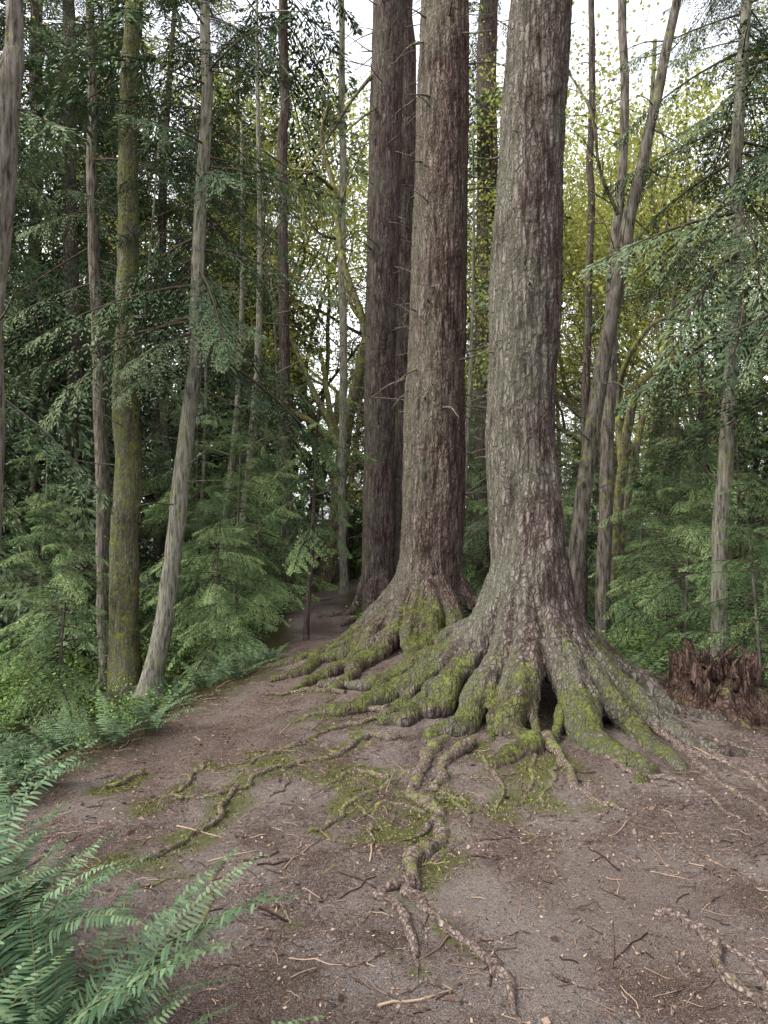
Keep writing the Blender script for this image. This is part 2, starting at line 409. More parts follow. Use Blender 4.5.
# ---------------------------------------------------------------- ground
def axis(lo,hi,step,far):
    m=np.arange(lo,hi,step); o=[];s=step;x=hi
    while x<far: o.append(x); s*=1.12; x+=s
    o.append(far); q=[];s=step;x=lo
    while x>-far:
        s*=1.12; x-=s; q.append(x)
    return np.concatenate([q[::-1],m,o])
ax=axis(-3.6,4.2,.024,180); ay=axis(1.8,9.5,.024,180)
X,Y=np.meshgrid(ax,ay); x=X.ravel();y=Y.ravel(); z=tz_full(x,y)
near=sm(14,9,np.hypot(x,y-5))
z+=near*micro(x,y)
L,R=edges(y); o=np.maximum(L-x,x-R); wob=.7*(fbm(np.stack([x*1.3,y*1.3,0*x],1),4,51)-.5)
path=sm(.35,-.35,o+wob); path*=sm(11,9,y); path=np.maximum(path,sm(.75,.4,np.abs(x+1.05+.3*np.sin(y*.5))+wob*.4)*sm(8,9,y)*sm(30,20,y))
dm=np.full(len(x),9.0)
sel=(np.abs(x)<4.2)&(y>1.5)&(y<9.5)
xs=x[sel];ys=y[sel]; best=np.full(len(xs),9.0)
for c in range(0,len(RP),4):
    px_,py_=RP[c]; dd=np.hypot(xs-px_,ys-py_)/ (1 if RWt[c]>.5 else .3); best=np.minimum(best,dd)
dm[sel]=best
def mossf(x,y,dm):
    return np.clip(sm(.26,.02,dm)*.48+1.7*(fbm(np.stack([x*4.2,y*4.2,0*x],1),4,61)-.52),0,1)*sm(.45,.06,dm)
mossg=mossf(x,y,dm)
db=np.minimum(np.hypot(x-B3[0],y-B3[1])/1.25,np.hypot(x-B2[0],y-B2[1])/1.6)
mossg=np.maximum(mossg,sm(1.15,.75,db)*.4*fbm(np.stack([x*4,y*4,0*x],1),3,71)*sm(1.9,1.4,x))
gg=Geo(); nx=len(ax);ny=len(ay); i=np.arange(ny-1)[:,None];j=np.arange(nx-1)[None,:]
F=np.stack([i*nx+j,i*nx+j+1,(i+1)*nx+j+1,(i+1)*nx+j],-1).reshape(-1,4)
gg.add(np.stack([x,y,z],1),[F],path)
me=gg.mesh("forest_ground",None,True)
for nm,vals in (("moss",mossg),("n1",fbm(np.stack([x*3,y*3,0*x],1),5,81)),("n4",fbm(np.stack([x*.9,y*.9,0*x],1),4,85))):
    a=me.attributes.new(nm,'FLOAT','POINT'); a.data.foreach_set("value",vals.astype(np.float32))
t=NT('forest_floor'); wv=t.coord((1,1,1))
n1=t.attr('n1'); n4=t.attr('n4'); n2=t.noise(wv,38,5,.85); n3=t.noise(wv,170,2,.8)
dirt=t.ramp(n2,[(.34,(.042,.029,.026)),(.5,(.175,.135,.122)),(.68,(.36,.295,.26))])
dirt=t.mix(t.ramp(n1,[(.48,0.),(.68,.6)]),dirt,(.30,.26,.235))
dirt=t.mix(t.ramp(n1,[(.3,.65),(.47,0.)]),dirt,(.075,.05,.041))
dirt=t.mix(t.ramp(n4,[(.45,0.),(.65,.5)]),dirt,(.15,.10,.08))
dirt=t.mix(t.ramp(n3,[(.54,0.),(.63,.85)]),dirt,(.035,.024,.02))
dirt=t.mix(t.ramp(n3,[(.35,.8),(.44,0.)]),dirt,(.43,.35,.28))
wild=t.mix(n2,(.035,.028,.017),(.10,.105,.045))
c=t.mix(t.attr('tint'),wild,dirt)
mf=t.ramp(t.math('ADD',t.attr('moss'),t.math('MULTIPLY',t.math('SUBTRACT',n2,.5),1.5)),[(.24,0.),(.7,.78)])
c=t.mix(mf,c,t.mix(n3,(.06,.066,.018),(.19,.205,.062)))
hh=t.math('ADD',t.math('MULTIPLY',n2,1.),t.math('MULTIPLY',n3,.6))
me.materials.append(t.bsdf(c,.95,hh,1.0,.05)); link("forest_ground",me)
K=30000; ii=rng.integers(0,len(RP),K); mx=RP[ii,0]+rng.normal(0,.085,K); my=RP[ii,1]+rng.normal(0,.085,K)
dd=np.hypot(mx-RP[ii,0],my-RP[ii,1]); keep=(RWt[ii]>.5)&(mossf(mx,my,dd)+rng.normal(0,.12,K)>.34)
mx=mx[keep];my=my[keep];K=len(mx); mz=tz_full(mx,my)+micro(mx,my)
sz=rng.uniform(.003,.009,K); an=rng.random(K)*6.28
dx=np.stack([np.cos(an),np.sin(an),rng.normal(0,.3,K)],1)*sz[:,None]*.5; up=np.stack([rng.normal(0,.5,K),rng.normal(0,.5,K),np.full(K,1.)],1)*sz[:,None]*1.3
C=np.stack([mx,my,mz],1); V=np.stack([C-dx,C+dx,C+up+dx*.4,C+up-dx*.4],1).reshape(-1,3)
mg=Geo(); mg.add(V,[np.arange(K*4).reshape(-1,4)],np.repeat(rng.random(K),4)); link("moss_tufts",mg.mesh("moss_tufts",M_mosst))

# ---------------------------------------------------------------- litter
def rotz(a): c,s=math.cos(a),math.sin(a); return np.array([[c,-s,0],[s,c,0],[0,0,1]])
N=110000
lx=rng.uniform(-3.2,4.2,N*3); ly=1.6+8*rng.random(N*3)**1.4; L,R=edges(ly); k=(lx>L-.5)&(lx<R+.5)
k&=(fbm(np.stack([lx*1.5,ly*1.5,0*lx],1),3,91)+rng.random(N*3)*.5)>.62
lx=lx[k][:N];ly=ly[k][:N];N=len(lx); lz=tz_full(lx,ly)+micro(lx,ly)
big=rng.random(N)<.03
sz=rng.uniform(.003,.010,N)*(1+1.5*big); an=rng.random(N)*6.28; asp=np.where(rng.random(N)<.6,rng.uniform(.08,.2,N),rng.uniform(.3,.7,N))
dx=np.stack([np.cos(an),np.sin(an),rng.normal(0,.3,N)],1)*sz[:,None]*np.where(asp<.25,1.6,1)[:,None]; dy=np.stack([-np.sin(an),np.cos(an),rng.normal(0,.5,N)],1)*(sz*asp)[:,None]
C=np.stack([lx,ly,lz+.005],1)
V=np.stack([C-dx,C-dy*.9,C+dx,C+dy],1).reshape(-1,3); F=np.arange(N*4).reshape(-1,4)
lg=Geo(); lg.add(V,[F],np.repeat(rng.random(N)*np.where(big,.8,1),4))
for k in range(3000):
    x0=rng.uniform(-2.8,3.8); y0=1.9+6.5*rng.random()**1.3; a=rng.random()*6.28; l=rng.uniform(.03,.14)*(1+1.4*(rng.random()<.07))
    s=np.linspace(-.5,.5,5); px_=x0+np.cos(a)*s*l+rng.normal(0,.004,5); py_=y0+np.sin(a)*s*l+rng.normal(0,.004,5)
    pz=tz_full(px_,py_)+micro(px_,py_)+.004; V,F=tube(np.stack([px_,py_,pz],1),rng.uniform(.001,.0027)*(1+(l>.16)),5); lg.add(V,F,float(rng.random()*.95))
link("leaf_litter",lg.mesh("leaf_litter",M_lit))

# ---------------------------------------------------------------- foliage templates
def spray(npos,nleaf,ll,lw,droop,seed,width=.42,hang=.25,stem=.011):
    rs=np.random.default_rng(seed); vs=[];tt=[]
    for s in np.linspace(.12,1,npos):
        for side in (-1,1):
            L=width*(max(0,1-s)**.75)*min(1,s*3+.25)*rs.uniform(.55,1.15)+.05
            a=math.radians(rs.uniform(38,72)); d=np.array([math.cos(a),side*math.sin(a),-rs.uniform(0,.5)])
            b=np.array([s+rs.uniform(-.01,.01),0,-droop*s*s])
            for j in range(nleaf):
                u=(j+.6)/nleaf; p=b+d*L*u+np.array([0,0,-hang*(L*u)**1.0*u])
                for kk in (-1,1):
                    an=math.radians(rs.uniform(20,50))*kk; c,si=math.cos(an),math.sin(an)
                    ld=np.array([d[0]*c-d[1]*si,d[0]*si+d[1]*c,d[2]-rs.uniform(0,.6)]); ld/=np.linalg.norm(ld)
                    l=ll*rs.uniform(.7,1.3)*(1-.4*u); pe=np.cross(ld,[rs.normal(0,.5),rs.normal(0,.5),1]); pe/=np.linalg.norm(pe)
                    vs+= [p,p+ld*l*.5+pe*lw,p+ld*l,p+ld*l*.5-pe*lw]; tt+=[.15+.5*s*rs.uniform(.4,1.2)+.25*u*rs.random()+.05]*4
    g=Geo(); n=len(vs); g.add(np.array(vs),[np.arange(n).reshape(-1,4)],np.array(tt))
    s=np.linspace(0,1,7); V,F=tube(np.stack([s,0*s,-droop*s*s],1),np.linspace(stem,.0015,7),4,cap=False); g.add(V,F,-1)
    return g.pack()
SP_big=[spray(34,12,.032,.0036,d,k+40,w_,.7,.008) for k,(d,w_) in enumerate([(.3,.34),(.5,.30),(.2,.36)])]
SP_hi=[spray(24,8,.050,.0050,d,k,w_,.55) for k,(d,w_) in enumerate([(.25,.38),(.40,.34),(.15,.43)])]
SP_lo=[spray(13,4,.11,.013,d,k+10,w_,.4) for k,(d,w_) in enumerate([(.25,.42),(.4,.38)])]
SP_far=[spray(9,3,.17,.024,d,k+20,w_,.4) for k,(d,w_) in enumerate([(.25,.42),(.4,.38)])]
def frame(d,roll):
    d=d/np.linalg.norm(d); y=np.cross([0,0,1],d); y/=np.linalg.norm(y)+1e-9; z_=np.cross(d,y)
    c,s=math.cos(roll),math.sin(roll); y2=y*c+z_*s; z2=-y*s+z_*c
    return np.stack([d,y2,z2],1)
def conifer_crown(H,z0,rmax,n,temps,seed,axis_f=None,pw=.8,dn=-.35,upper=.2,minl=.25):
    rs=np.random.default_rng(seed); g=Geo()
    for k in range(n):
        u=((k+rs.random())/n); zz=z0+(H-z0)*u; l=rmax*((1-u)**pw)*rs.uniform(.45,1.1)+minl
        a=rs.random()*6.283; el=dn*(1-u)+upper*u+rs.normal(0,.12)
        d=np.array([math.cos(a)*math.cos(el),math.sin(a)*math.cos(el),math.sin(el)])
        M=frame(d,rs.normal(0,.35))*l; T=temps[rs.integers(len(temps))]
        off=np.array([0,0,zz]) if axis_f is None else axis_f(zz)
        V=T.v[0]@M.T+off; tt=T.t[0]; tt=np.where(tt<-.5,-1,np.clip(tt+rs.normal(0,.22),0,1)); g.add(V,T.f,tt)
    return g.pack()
def empty(name,loc=(0,0,0)):
    e=bpy.data.objects.new(name,None); S.collection.objects.link(e); e.location=loc; return e
def conifer_geo(H,z0,rmax,n,temps,seed,rt,**kw):
    g=conifer_crown(H,z0,rmax,n,temps,seed,**kw)
    zz=np.linspace(-.3,H,30); P=np.stack([.12*np.sin(zz*.5+seed),.12*np.cos(zz*.4+seed)-.12,zz],1); P[:,:2]*=np.clip(zz/H,0,1)[:,None]
    tg=Geo(); V,F=tube(P,rt*(1-zz/H*.9).clip(.05,1.05),10,.08,seed); tg.add(V,F,0.0); return g,tg.pack()
def conifer(name,H,z0,rmax,n,temps,seed,rt,mat=None,bmat=None,**kw):
    g,tg=conifer_geo(H,z0,rmax,n,temps,seed,rt,**kw)
    return g.mesh(name+"_crown",mat or M_con),tg.mesh(name+"_trunk",bmat or M_barkS,True)
def place(name,pro,x,y,rot,sc):
    zz=g1(x,y); e=empty(name,(x,y,zz))
    for part,me in zip(("crown","trunk"),pro): link(part,me,e,(0,0,0),rot,sc)
    return e
def slender(name,d,cols,mat,crown=None,extra=6,twigs=18,seed=0,knob=.1):
    pts=up_path(d,cols,0,extra); pts=np.array(pts); b=pts[0]; gz=g1(b[0],b[1])
    dirv=(pts[1]-pts[0])/(pts[1][2]-pts[0][2]); p0=b+dirv*(gz-.25-b[2]); p0[3]=b[3]*1.25
    pts=np.vstack([p0,pts]) if gz-.25<b[2]-.05 else pts
    P=smooth_path(pts,110); o=np.array([p0[0],p0[1],0]); e=empty(name,(o[0],o[1],0))
    h=P[:,2]-gz; P[:,3]*=1+.55*np.exp(-np.clip(h,0,9)/.22)
    P[:,0]+=.10*(fbm(np.stack([h*.9,0*h+seed,0*h],1),2,seed)-.5)*np.clip(h,0,1)
    V,F=tube(P[:,:3]-o,P[:,3],24,knob,seed); g=Geo(); g.add(V,F,0.); link("trunk",g.mesh("trunk",mat,True),e)
    rs=np.random.default_rng(seed+5); tg=Geo()
    for k in range(twigs):
        zz=rs.uniform(1.5,P[-1,2]*.7); c=[np.interp(zz,P[:,2],P[:,i]) for i in (0,1)]; a=rs.random()*6.28; dd=np.array([math.cos(a),math.sin(a),rs.uniform(-.1,.5)]); q=np.array([c[0],c[1],zz])-o; L=rs.uniform(.2,1.1); Q=[q]
        for s in range(6): dd=dd+rs.normal(0,.15,3); Q.append(Q[-1]+dd/np.linalg.norm(dd)*L/6)
        V,F=tube(smooth_path(Q,9),np.linspace(.012,.003,9),5); tg.add(V,F,0.)
    if twigs: link("dead_branches",tg.mesh("dead_branches",M_barkS),e)
    if crown:
        z0,z1,r,n,tm,mt=crown
        def af(zz): return np.array([np.interp(zz,P[:,2],P[:,0])-o[0],np.interp(zz,P[:,2],P[:,1])-o[1],zz])
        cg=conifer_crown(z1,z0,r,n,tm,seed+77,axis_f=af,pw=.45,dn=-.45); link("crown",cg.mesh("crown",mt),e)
    return e
slender("mossy_alder",10,[(125,690,30),(125,600,28),(127,400,25),(129,220,21),(131,60,17),(133,0,16)],M_barkM,(8.0,12,1.6,24,SP_lo,M_con),seed=1,knob=.30,twigs=26)
slender("hemlock_tree",9.6,[(152,680,20),(165,600,18),(183,460,16),(198,300,14),(204,120,12),(206,0,10)],M_barkG,(4.0,10,2.1,72,SP_hi,M_con),seed=2,twigs=28)
slender("hemlock_tree",11,[(107,690,15),(103,550,14),(98,350,13),(94,220,11),(90,60,9),(90,0,8)],M_barkS,(4.8,10.5,1.9,40,SP_hi,M_con),seed=3)
slender("alder_tree",5.2,[(-18,700,26),(-14,500,26),(-8,300,26),(2,130,28),(10,60,22),(10,0,16)],M_barkS,None,extra=3,twigs=8,seed=4)
slender("douglas_fir",16,[(287,580,12),(286,400,11),(284,200,10),(284,0,9)],M_bark1,(12,18,2.2,40,SP_lo,M_con),seed=5)
slender("western_red_cedar",13.4,[(400,600,24),(402,500,24),(404,300,22),(405,100,20),(404,0,19)],M_bark1,(14,20,2.2,36,SP_lo,M_con),seed=6,twigs=50)
slender("douglas_fir",17,[(484,600,22),(484,400,22),(486,200,21),(488,0,19)],M_bark1,(6.0,18,1.7,65,SP_lo,M_con),seed=7,twigs=30)
slender("leaning_maple",9.3,[(568,610,16),(578,520,16),(600,380,15),(625,240,14),(648,140,11),(678,0,9)],M_barkS,None,seed=8,extra=4,twigs=26)
slender("alder_tree",11,[(603,680,15),(605,560,14),(608,420,13),(612,300,11),(622,150,9),(624,0,8)],M_barkS,None,seed=9,extra=4)
slender("hemlock_tree",9,[(716,700,16),(721,560,15),(729,400,14),(735,250,13),(743,60,11),(746,0,10)],M_barkG,(4.6,10,2.1,60,SP_hi,M_con),seed=10)
slender("hemlock_tree",13,[(712,650,8),(706,520,7),(703,460,6),(702,380,5)],M_bark1,(2.8,7,1.3,24,SP_lo,M_con2),seed=12,extra=1.5)
slender("alder_tree",12.5,[(583,680,9),(583,560,8),(586,400,8),(590,200,7),(592,0,6)],M_bark1,None,seed=13)
slender("douglas_fir",14,[(76,680,16),(74,400,15),(70,200,14),(68,0,12)],M_bark1,(3.5,14,2.1,55,SP_lo,M_con),seed=14,twigs=30)
slender("douglas_fir",15,[(38,680,12),(36,300,11),(34,0,9)],M_bark1,(3.5,14,2.1,55,SP_lo,M_con),seed=15,twigs=30)
slender("hemlock_tree",17,[(344,620,8),(343,400,8),(342,200,7),(342,0,6)],M_barkG,None,seed=16,twigs=30)
slender("hemlock_tree",10.5,[(306,640,5),(310,540,4),(314,470,3)],M_bark1,(1.8,4,.9,20,SP_hi,M_con2),seed=17,extra=1,twigs=4)
for (x_,y_,sd_,H_,z_c,r_c,n_) in ((4.9,7.2,31,11,3.9,2.7,66),(-5.2,7.6,32,11,4.0,2.5,52)):
    pro=conifer("bough_cedar",H_,z_c,r_c,n_,SP_big,sd_,.16,M_con,M_barkS,pw=.4,dn=-.3)
    place("western_red_cedar",pro,x_,y_,0,1)

# ---------------------------------------------------------------- deciduous
def decid(seed,H,r0,leafn,depth=4,lean=.1,leafsize=.040,leafspread=.45):
    rs=np.random.default_rng(seed); wood=Geo(); LP=[]
    def limb(p,d,L,r,k):
        n=9; P=[p]; bend=rs.normal(0,.11,3)
        for s in range(n):
            d=d+bend*.6+rs.normal(0,.09,3)+np.array([0,0,.05 if k>0 else .1]); d/=np.linalg.norm(d); P.append(P[-1]+d*L/n)
        P=np.array(P); R=np.linspace(r,r*.55 if k<depth else r*.25,len(P))
        V,F=tube(P,R,(14,9,6,4,3)[min(k,4)],.1 if k<2 else 0,seed+k,cap=False); wood.add(V,F,0.)
        if k>=depth-1:
            for q in P[3::2]: LP.append(q)
        if k<depth:
            m=(5,4,4,3)[min(k,3)]
            for c in range(m):
                idx=int(rs.integers(5,10)) if c<m-1 else 9; dd=P[idx]-P[idx-1]; dd/=np.linalg.norm(dd)
                side=rs.normal(0,1,3); side-=dd*np.dot(side,dd); side/=np.linalg.norm(side)
                nd=dd*rs.uniform(.5,1)+side*rs.uniform(.5,1.0); nd/=np.linalg.norm(nd)
                limb(P[idx],nd,L*rs.uniform(.5,.75),R[idx]*rs.uniform(.45,.65),k+1)
    limb(np.array([0,0,-.3]),np.array([rs.normal(0,lean),rs.normal(0,lean),1.]),H*.42,r0,0)
    LP=np.array(LP); m=leafn; c=LP[rs.integers(0,len(LP),m)]+rs.normal(0,leafspread*.5,(m,3))
    a=rs.normal(0,1,(m,3)); a/=np.linalg.norm(a,axis=1)[:,None]; b=np.cross(a,rs.normal(0,1,(m,3))+np.array([0,0,1.5])); b/=np.linalg.norm(b,axis=1)[:,None]
    s=(leafsize*rs.uniform(.5,1.4,m))[:,None]
    V=np.stack([c-a*s,c-b*s*.7,c+a*s,c+b*s*.7],1).reshape(-1,3); lg=Geo(); lg.add(V,[np.arange(m*4).reshape(-1,4)],np.repeat(rs.random(m),4))
    return lg.pack(),wood.pack()
DG=[decid(101,15,.17,19000),decid(102,13,.14,15000,lean=.2),decid(103,16,.2,20000,lean=.15)]
D=[(a.mesh("maple_crown",M_yel),b.mesh("maple_wood",M_limb,True)) for a,b in DG]
for (px,d,k,rot,sc) in ((655,14,0,.4,.95),(600,17,2,2.0,1.0),(700,19,1,4.0,1.1),(318,19,2,1.0,1.05),(350,24,0,3.3,1.3),(250,24,1,5.0,1.2),(560,25,0,5.2,1.3),(740,17,2,3.0,.9),(505,20,1,.5,1.1),(290,28,2,2.5,1.3),(450,26,1,2.9,1.5),(640,22,1,1.4,1.3),(680,27,2,2.2,1.3)):
    place("bigleaf_maple",D[k],(px-384)/740*d,d,rot,sc)
e=empty("vine_maple",(0,0,0)); g=Geo()
for d,pl,r0,r1 in ((13,[(384,660),(384,560),(380,420),(363,322),(343,262),(334,190),(322,140),(330,100)],.09,.035),
                 (13,[(363,322),(350,300),(340,240),(345,190),(372,130)],.04,.012),
                 (13,[(334,190),(312,172),(290,168),(262,150)],.035,.012),
                 (13,[(340,240),(318,232),(300,205),(296,180)],.03,.01),
                 (12.3,[(386,60),(352,100),(322,148),(300,176)],.035,.012),
                 (12.3,[(392,96),(350,128),(326,160)],.025,.008),
                 (11.5,[(612,600),(622,470),(640,385),(680,360),(716,335),(750,330)],.09,.025),
                 (11.5,[(622,470),(618,400),(632,350),(660,320),(692,322)],.06,.018),
                 (11.5,[(640,385),(660,400),(700,392),(730,400)],.04,.012),
                 (12,[(612,600),(640,430),(668,330),(682,250),(700,170)],.07,.025),
                 (12,[(668,330),(700,280),(722,262),(750,270)],.04,.015),
                 (12,[(682,250),(662,210),(668,160),(655,110)],.035,.012),
                 (10,[(618,215),(600,170),(590,110),(560,60)],.03,.012),
                 (14,[(670,640),(676,480),(668,300),(650,180),(655,40)],.08,.04)):
    P=smooth_path([W(a,b,d+.3*math.sin(a)) for a,b in pl],50); V,F=tube(P,np.linspace(r0,r1,50),10,.2,int(d)); g.add(V,F,0.)
    rs=np.random.default_rng(int(pl[1][0]))
    for q in range(9):
        i0=rs.integers(12,49); dd=P[min(i0+1,49)]-P[i0-1]; dd/=np.linalg.norm(dd); dd=dd*.6+rs.normal(0,.5,3); L_=rs.uniform(.3,.9)
        Q=P[i0]+np.linspace(0,1,5)[:,None]*dd*L_+rs.normal(0,.03,(5,3))*np.linspace(0,1,5)[:,None]; V,F=tube(Q,np.linspace(.012,.003,5),4); g.add(V,F,0.)
link("limbs",g.mesh("limbs",M_limb,True),e)

# ---------------------------------------------------------------- young hemlocks, understory
HS=[conifer("hemlock_sapling",4.2,.25,1.35,70,SP_hi,201,.035,M_con2,M_barkS,pw=.8,dn=-.2),
    conifer("hemlock_sapling",3.4,.2,1.3,60,SP_hi,202,.03,M_con2,M_barkS,pw=.7,dn=-.25),
    conifer("hemlock_sapling",5.5,.4,1.6,75,SP_hi,203,.05,M_con,M_barkS,pw=.7,dn=-.25)]
for (px,d,k,rot,sc) in ((235,11,0,0,.85),(255,13,1,1,1.2),(262,14.5,0,2,1),(200,13,0,3,1),(350,23,1,4,1.2),(215,10,1,2.2,.75),(640,11,0,5,.9),(680,10,1,.5,1.1),(655,13,2,1.5,1),(745,10.5,0,2.5,1.1),
                      (760,8.5,1,3.5,.85),(610,14,2,4.5,1),(40,12,0,.3,1),(60,10,1,1.3,.9),(100,14,2,3.3,1.0),(170,15,0,4.3,1.2),(560,13,0,.7,1),(510,15,2,1.7,1),(465,16,0,2.7,1.2),(270,18,0,3.7,1.2),(325,25,1,5,1.3),(700,13,0,1.1,1.2),(590,18,2,2.1,1.3),(340,30,0,2,1.5)):
    place("hemlock_sapling",HS[k],(px-384)/740*d,d,rot,sc)
# ---------------------------------------------------------------- distant forest (one mass)
FC2=[conifer("far_conifer",17,.6,2.7,115,SP_lo,311+k,.2,M_con,M_bark1,pw=.4,dn=-.3,minl=.5) for k in range(2)]
for (px,d,k,rot,sc) in ((-30,13,0,.5,.9),(25,17,1,1.5,1.05),(160,18,0,2.5,1.1),(232,21,1,3.5,1.0),(110,22,0,4.5,1.25),(790,15,1,1.5,.85)):
    place("western_red_cedar",FC2[k],(px-384)/740*d,d,rot,sc)
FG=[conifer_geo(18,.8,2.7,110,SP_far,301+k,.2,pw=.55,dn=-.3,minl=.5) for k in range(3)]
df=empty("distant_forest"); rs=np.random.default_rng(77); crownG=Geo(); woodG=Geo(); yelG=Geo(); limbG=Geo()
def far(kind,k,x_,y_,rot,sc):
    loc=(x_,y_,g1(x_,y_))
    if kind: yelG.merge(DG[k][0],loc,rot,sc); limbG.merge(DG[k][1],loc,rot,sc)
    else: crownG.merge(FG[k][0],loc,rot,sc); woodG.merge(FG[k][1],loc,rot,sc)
for k in range(88):
    d=rs.uniform(20,58); bx=rs.uniform(-1.0,1.0)*(d*.66+3); px=384+740*bx/d
    if 250<px<370 and d<30: continue
    left=px<250
    sc=rs.uniform(.7,1.1)
    if not left: sc=rs.uniform(.35,.6) if d<35 else rs.uniform(.6,.95)
    if rs.random()<(.1 if left else .3): far(1,rs.integers(3),bx,d,rs.random()*6.28,max(sc,.7)*1.15)
    else: far(0,rs.integers(3),bx,d,rs.random()*6.28,sc)
for k in range(12):
    a=rs.uniform(.9,2*math.pi-.9); d=rs.uniform(22,40); far(0,k%3,d*math.sin(a),d*math.cos(a),rs.random()*6.28,rs.uniform(.5,.8))
for nm,g_,mt,smo in (("crowns",crownG,M_far_haze,False),("trunks",woodG,M_barkG,True),("spring_leaves",yelG,M_yel,False),("limbs",limbG,M_limb,True)):
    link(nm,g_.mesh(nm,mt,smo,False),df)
g=Geo()
for k in range(70):
    d=rs.uniform(13,34); bx=rs.uniform(-1,1)*(d*.56); px=384+740*bx/d
    if 295<px<350 and d<20: continue
    z0=g1(bx,d)-.2; H=rs.uniform(7,15); ln=rs.normal(0,.05,2); s=np.linspace(0,1,12)
    P=np.stack([bx+ln[0]*H*s+.25*np.sin(s*rs.uniform(2,6)),d+ln[1]*H*s,z0+H*s],1); r=rs.uniform(.04,.12)
    V,F=tube(P,r*(1-.75*s),7,.1,k); g.add(V,F,0.)
    for q in range(14):
        i0=rs.integers(3,12); a=rs.random()*6.28; dd=np.array([math.cos(a),math.sin(a),rs.uniform(0,.7)]); L=rs.uniform(.4,1.8); Q=P[i0]+np.linspace(0,1,4)[:,None]*dd*L+rs.normal(0,.06,(4,3))*np.linspace(0,1,4)[:,None]
        V,F=tube(Q,np.linspace(.018,.005,4),3,cap=False); g.add(V,F,0.)
link("thin_stems",g.mesh("thin_stems",M_barkG,True),df)

# ---------------------------------------------------------------- ferns
def frond(L,n,seed,rise=1.15,curve=1.7,pl=.085,pwid=.0065):
    rs=np.random.default_rng(seed); m=40; s=np.linspace(0,1,m); ang=rise-curve*s**1.3*rs.uniform(.8,1.1)
    tw=rs.normal(0,.14); xx=np.concatenate([[0],np.cumsum(np.cos(ang[:-1])/m*L)]); zz=np.concatenate([[0],np.cumsum(np.sin(ang[:-1])/m*L)]); yy=tw*s*s*L
    P=np.stack([xx,yy,zz],1); g=Geo(); V,F=tube(P[::3],np.linspace(.0035,.001,len(P[::3])),5,cap=False); g.add(V,F,-1)
    vs=[];tt=[]
    for k in range(n):
        u=.12+.88*(k+.5)/n; p=np.array([np.interp(u,s,P[:,i]) for i in range(3)]); a=np.interp(u,s,ang)
        T=np.array([math.cos(a),2*tw*u,math.sin(a)]); T/=np.linalg.norm(T); up=np.array([-math.sin(a),0,math.cos(a)])
        l=pl*min(1,(u-.05)*5)*min(1,(1.03-u)*1.7)**.9*L/.8
        for sd in (-1,1):
            if rs.random()<.03: continue
            d=np.array([0,sd,0])+T*rs.uniform(.2,.36)+up*rs.uniform(-.2,.35); d/=np.linalg.norm(d); wv_=np.cross(d,up*1.0+np.array([rs.normal(0,.35),0,0])); wv_/=np.linalg.norm(wv_); w2=pwid*L/.8
            dr=-up*l*.15; l2=l*rs.uniform(.85,1.1)
            q=[p-wv_*w2*.6,p+wv_*w2*.6,p+d*l2*.3+wv_*w2,p+d*l2*.3-wv_*w2,p+d*l2*.7+wv_*w2*.75+dr,p+d*l2*.7-wv_*w2*.75+dr,p+d*l2+wv_*.0006+dr*2,p+d*l2-wv_*.0006+dr*2]
            vs+=q; tt+=[rs.uniform(.2,.75)]*8
    n8=len(vs)//8; b=np.arange(n8)[:,None]*8
    Fq=np.concatenate([b+np.array([[0,1,2,3]]),b+np.array([[3,2,4,5]]),b+np.array([[5,4,6,7]])]); g.add(np.array(vs),[Fq],np.array(tt)); return g.pack()
def fern_geo(seed,nf,L,npin,rise=(.9,1.35),pwid=.0065):
    rs=np.random.default_rng(seed); g=Geo(); F_=[frond(L*rs.uniform(.75,1.1),npin,seed*10+k,rs.uniform(*rise),rs.uniform(1.0,1.7),pwid=pwid) for k in range(8)]
    for k in range(nf):
        o=F_[k%8]; a=k/nf*6.283+rs.normal(0,.25); tt=o.t[0]; tt=np.where(tt<-.5,-1,np.clip(tt+rs.normal(0,.25),0,1))
        V=o.v[0]@(rotz(a)*rs.uniform(.85,1.1)).T; V[:,2]*=rs.uniform(.75,1.1); g.add(V,o.f,tt)
    return g.pack()
FN=[fern_geo(1,28,1.0,58,(1.15,1.52),.0040).mesh("sword_fern_fronds",M_fern),fern_geo(2,26,.98,56,(1.15,1.52),.0040).mesh("sword_fern_fronds",M_fern)]
FMG=[fern_geo(3,16,.8,28),fern_geo(4,14,.75,28)]; FM=[q.mesh("sword_fern_fronds",M_fern) for q in FMG]
for (x_,y_,k,rot,sc) in ((-.90,2.0,0,.3,1.02),(-1.3,2.4,1,1.2,1.1),(-1.95,3.0,0,2.4,1.0),(-1.75,1.9,1,3,1.0),(-1.05,1.6,0,4,1.0),(-1.6,2.5,0,5,1.05),(-.78,1.66,1,2.,.88)):
    link("sword_fern",FN[k],None,(x_,y_,g1(x_,y_)-.05),rot,sc)
for k,(px,py,sc) in enumerate([(205,690,.85),(150,735,.8),(110,745,.8),(60,755,.9),(20,765,.9),(175,700,.8),(235,680,.7),(255,668,.7),(40,700,1.),(90,700,.9),(-10,800,.9),(30,790,.7),(640,680,.6),(620,672,.6),(675,690,.6),(750,700,.7),(735,680,.8),(270,660,.6),(130,710,.9),(190,668,.9),(5,720,1.0),(222,668,.7),(160,715,.7)]):
    p=G(px,py); link("sword_fern",FM[k%2],None,(p[0],p[1],g1(*p)-.04),k*1.7,sc)
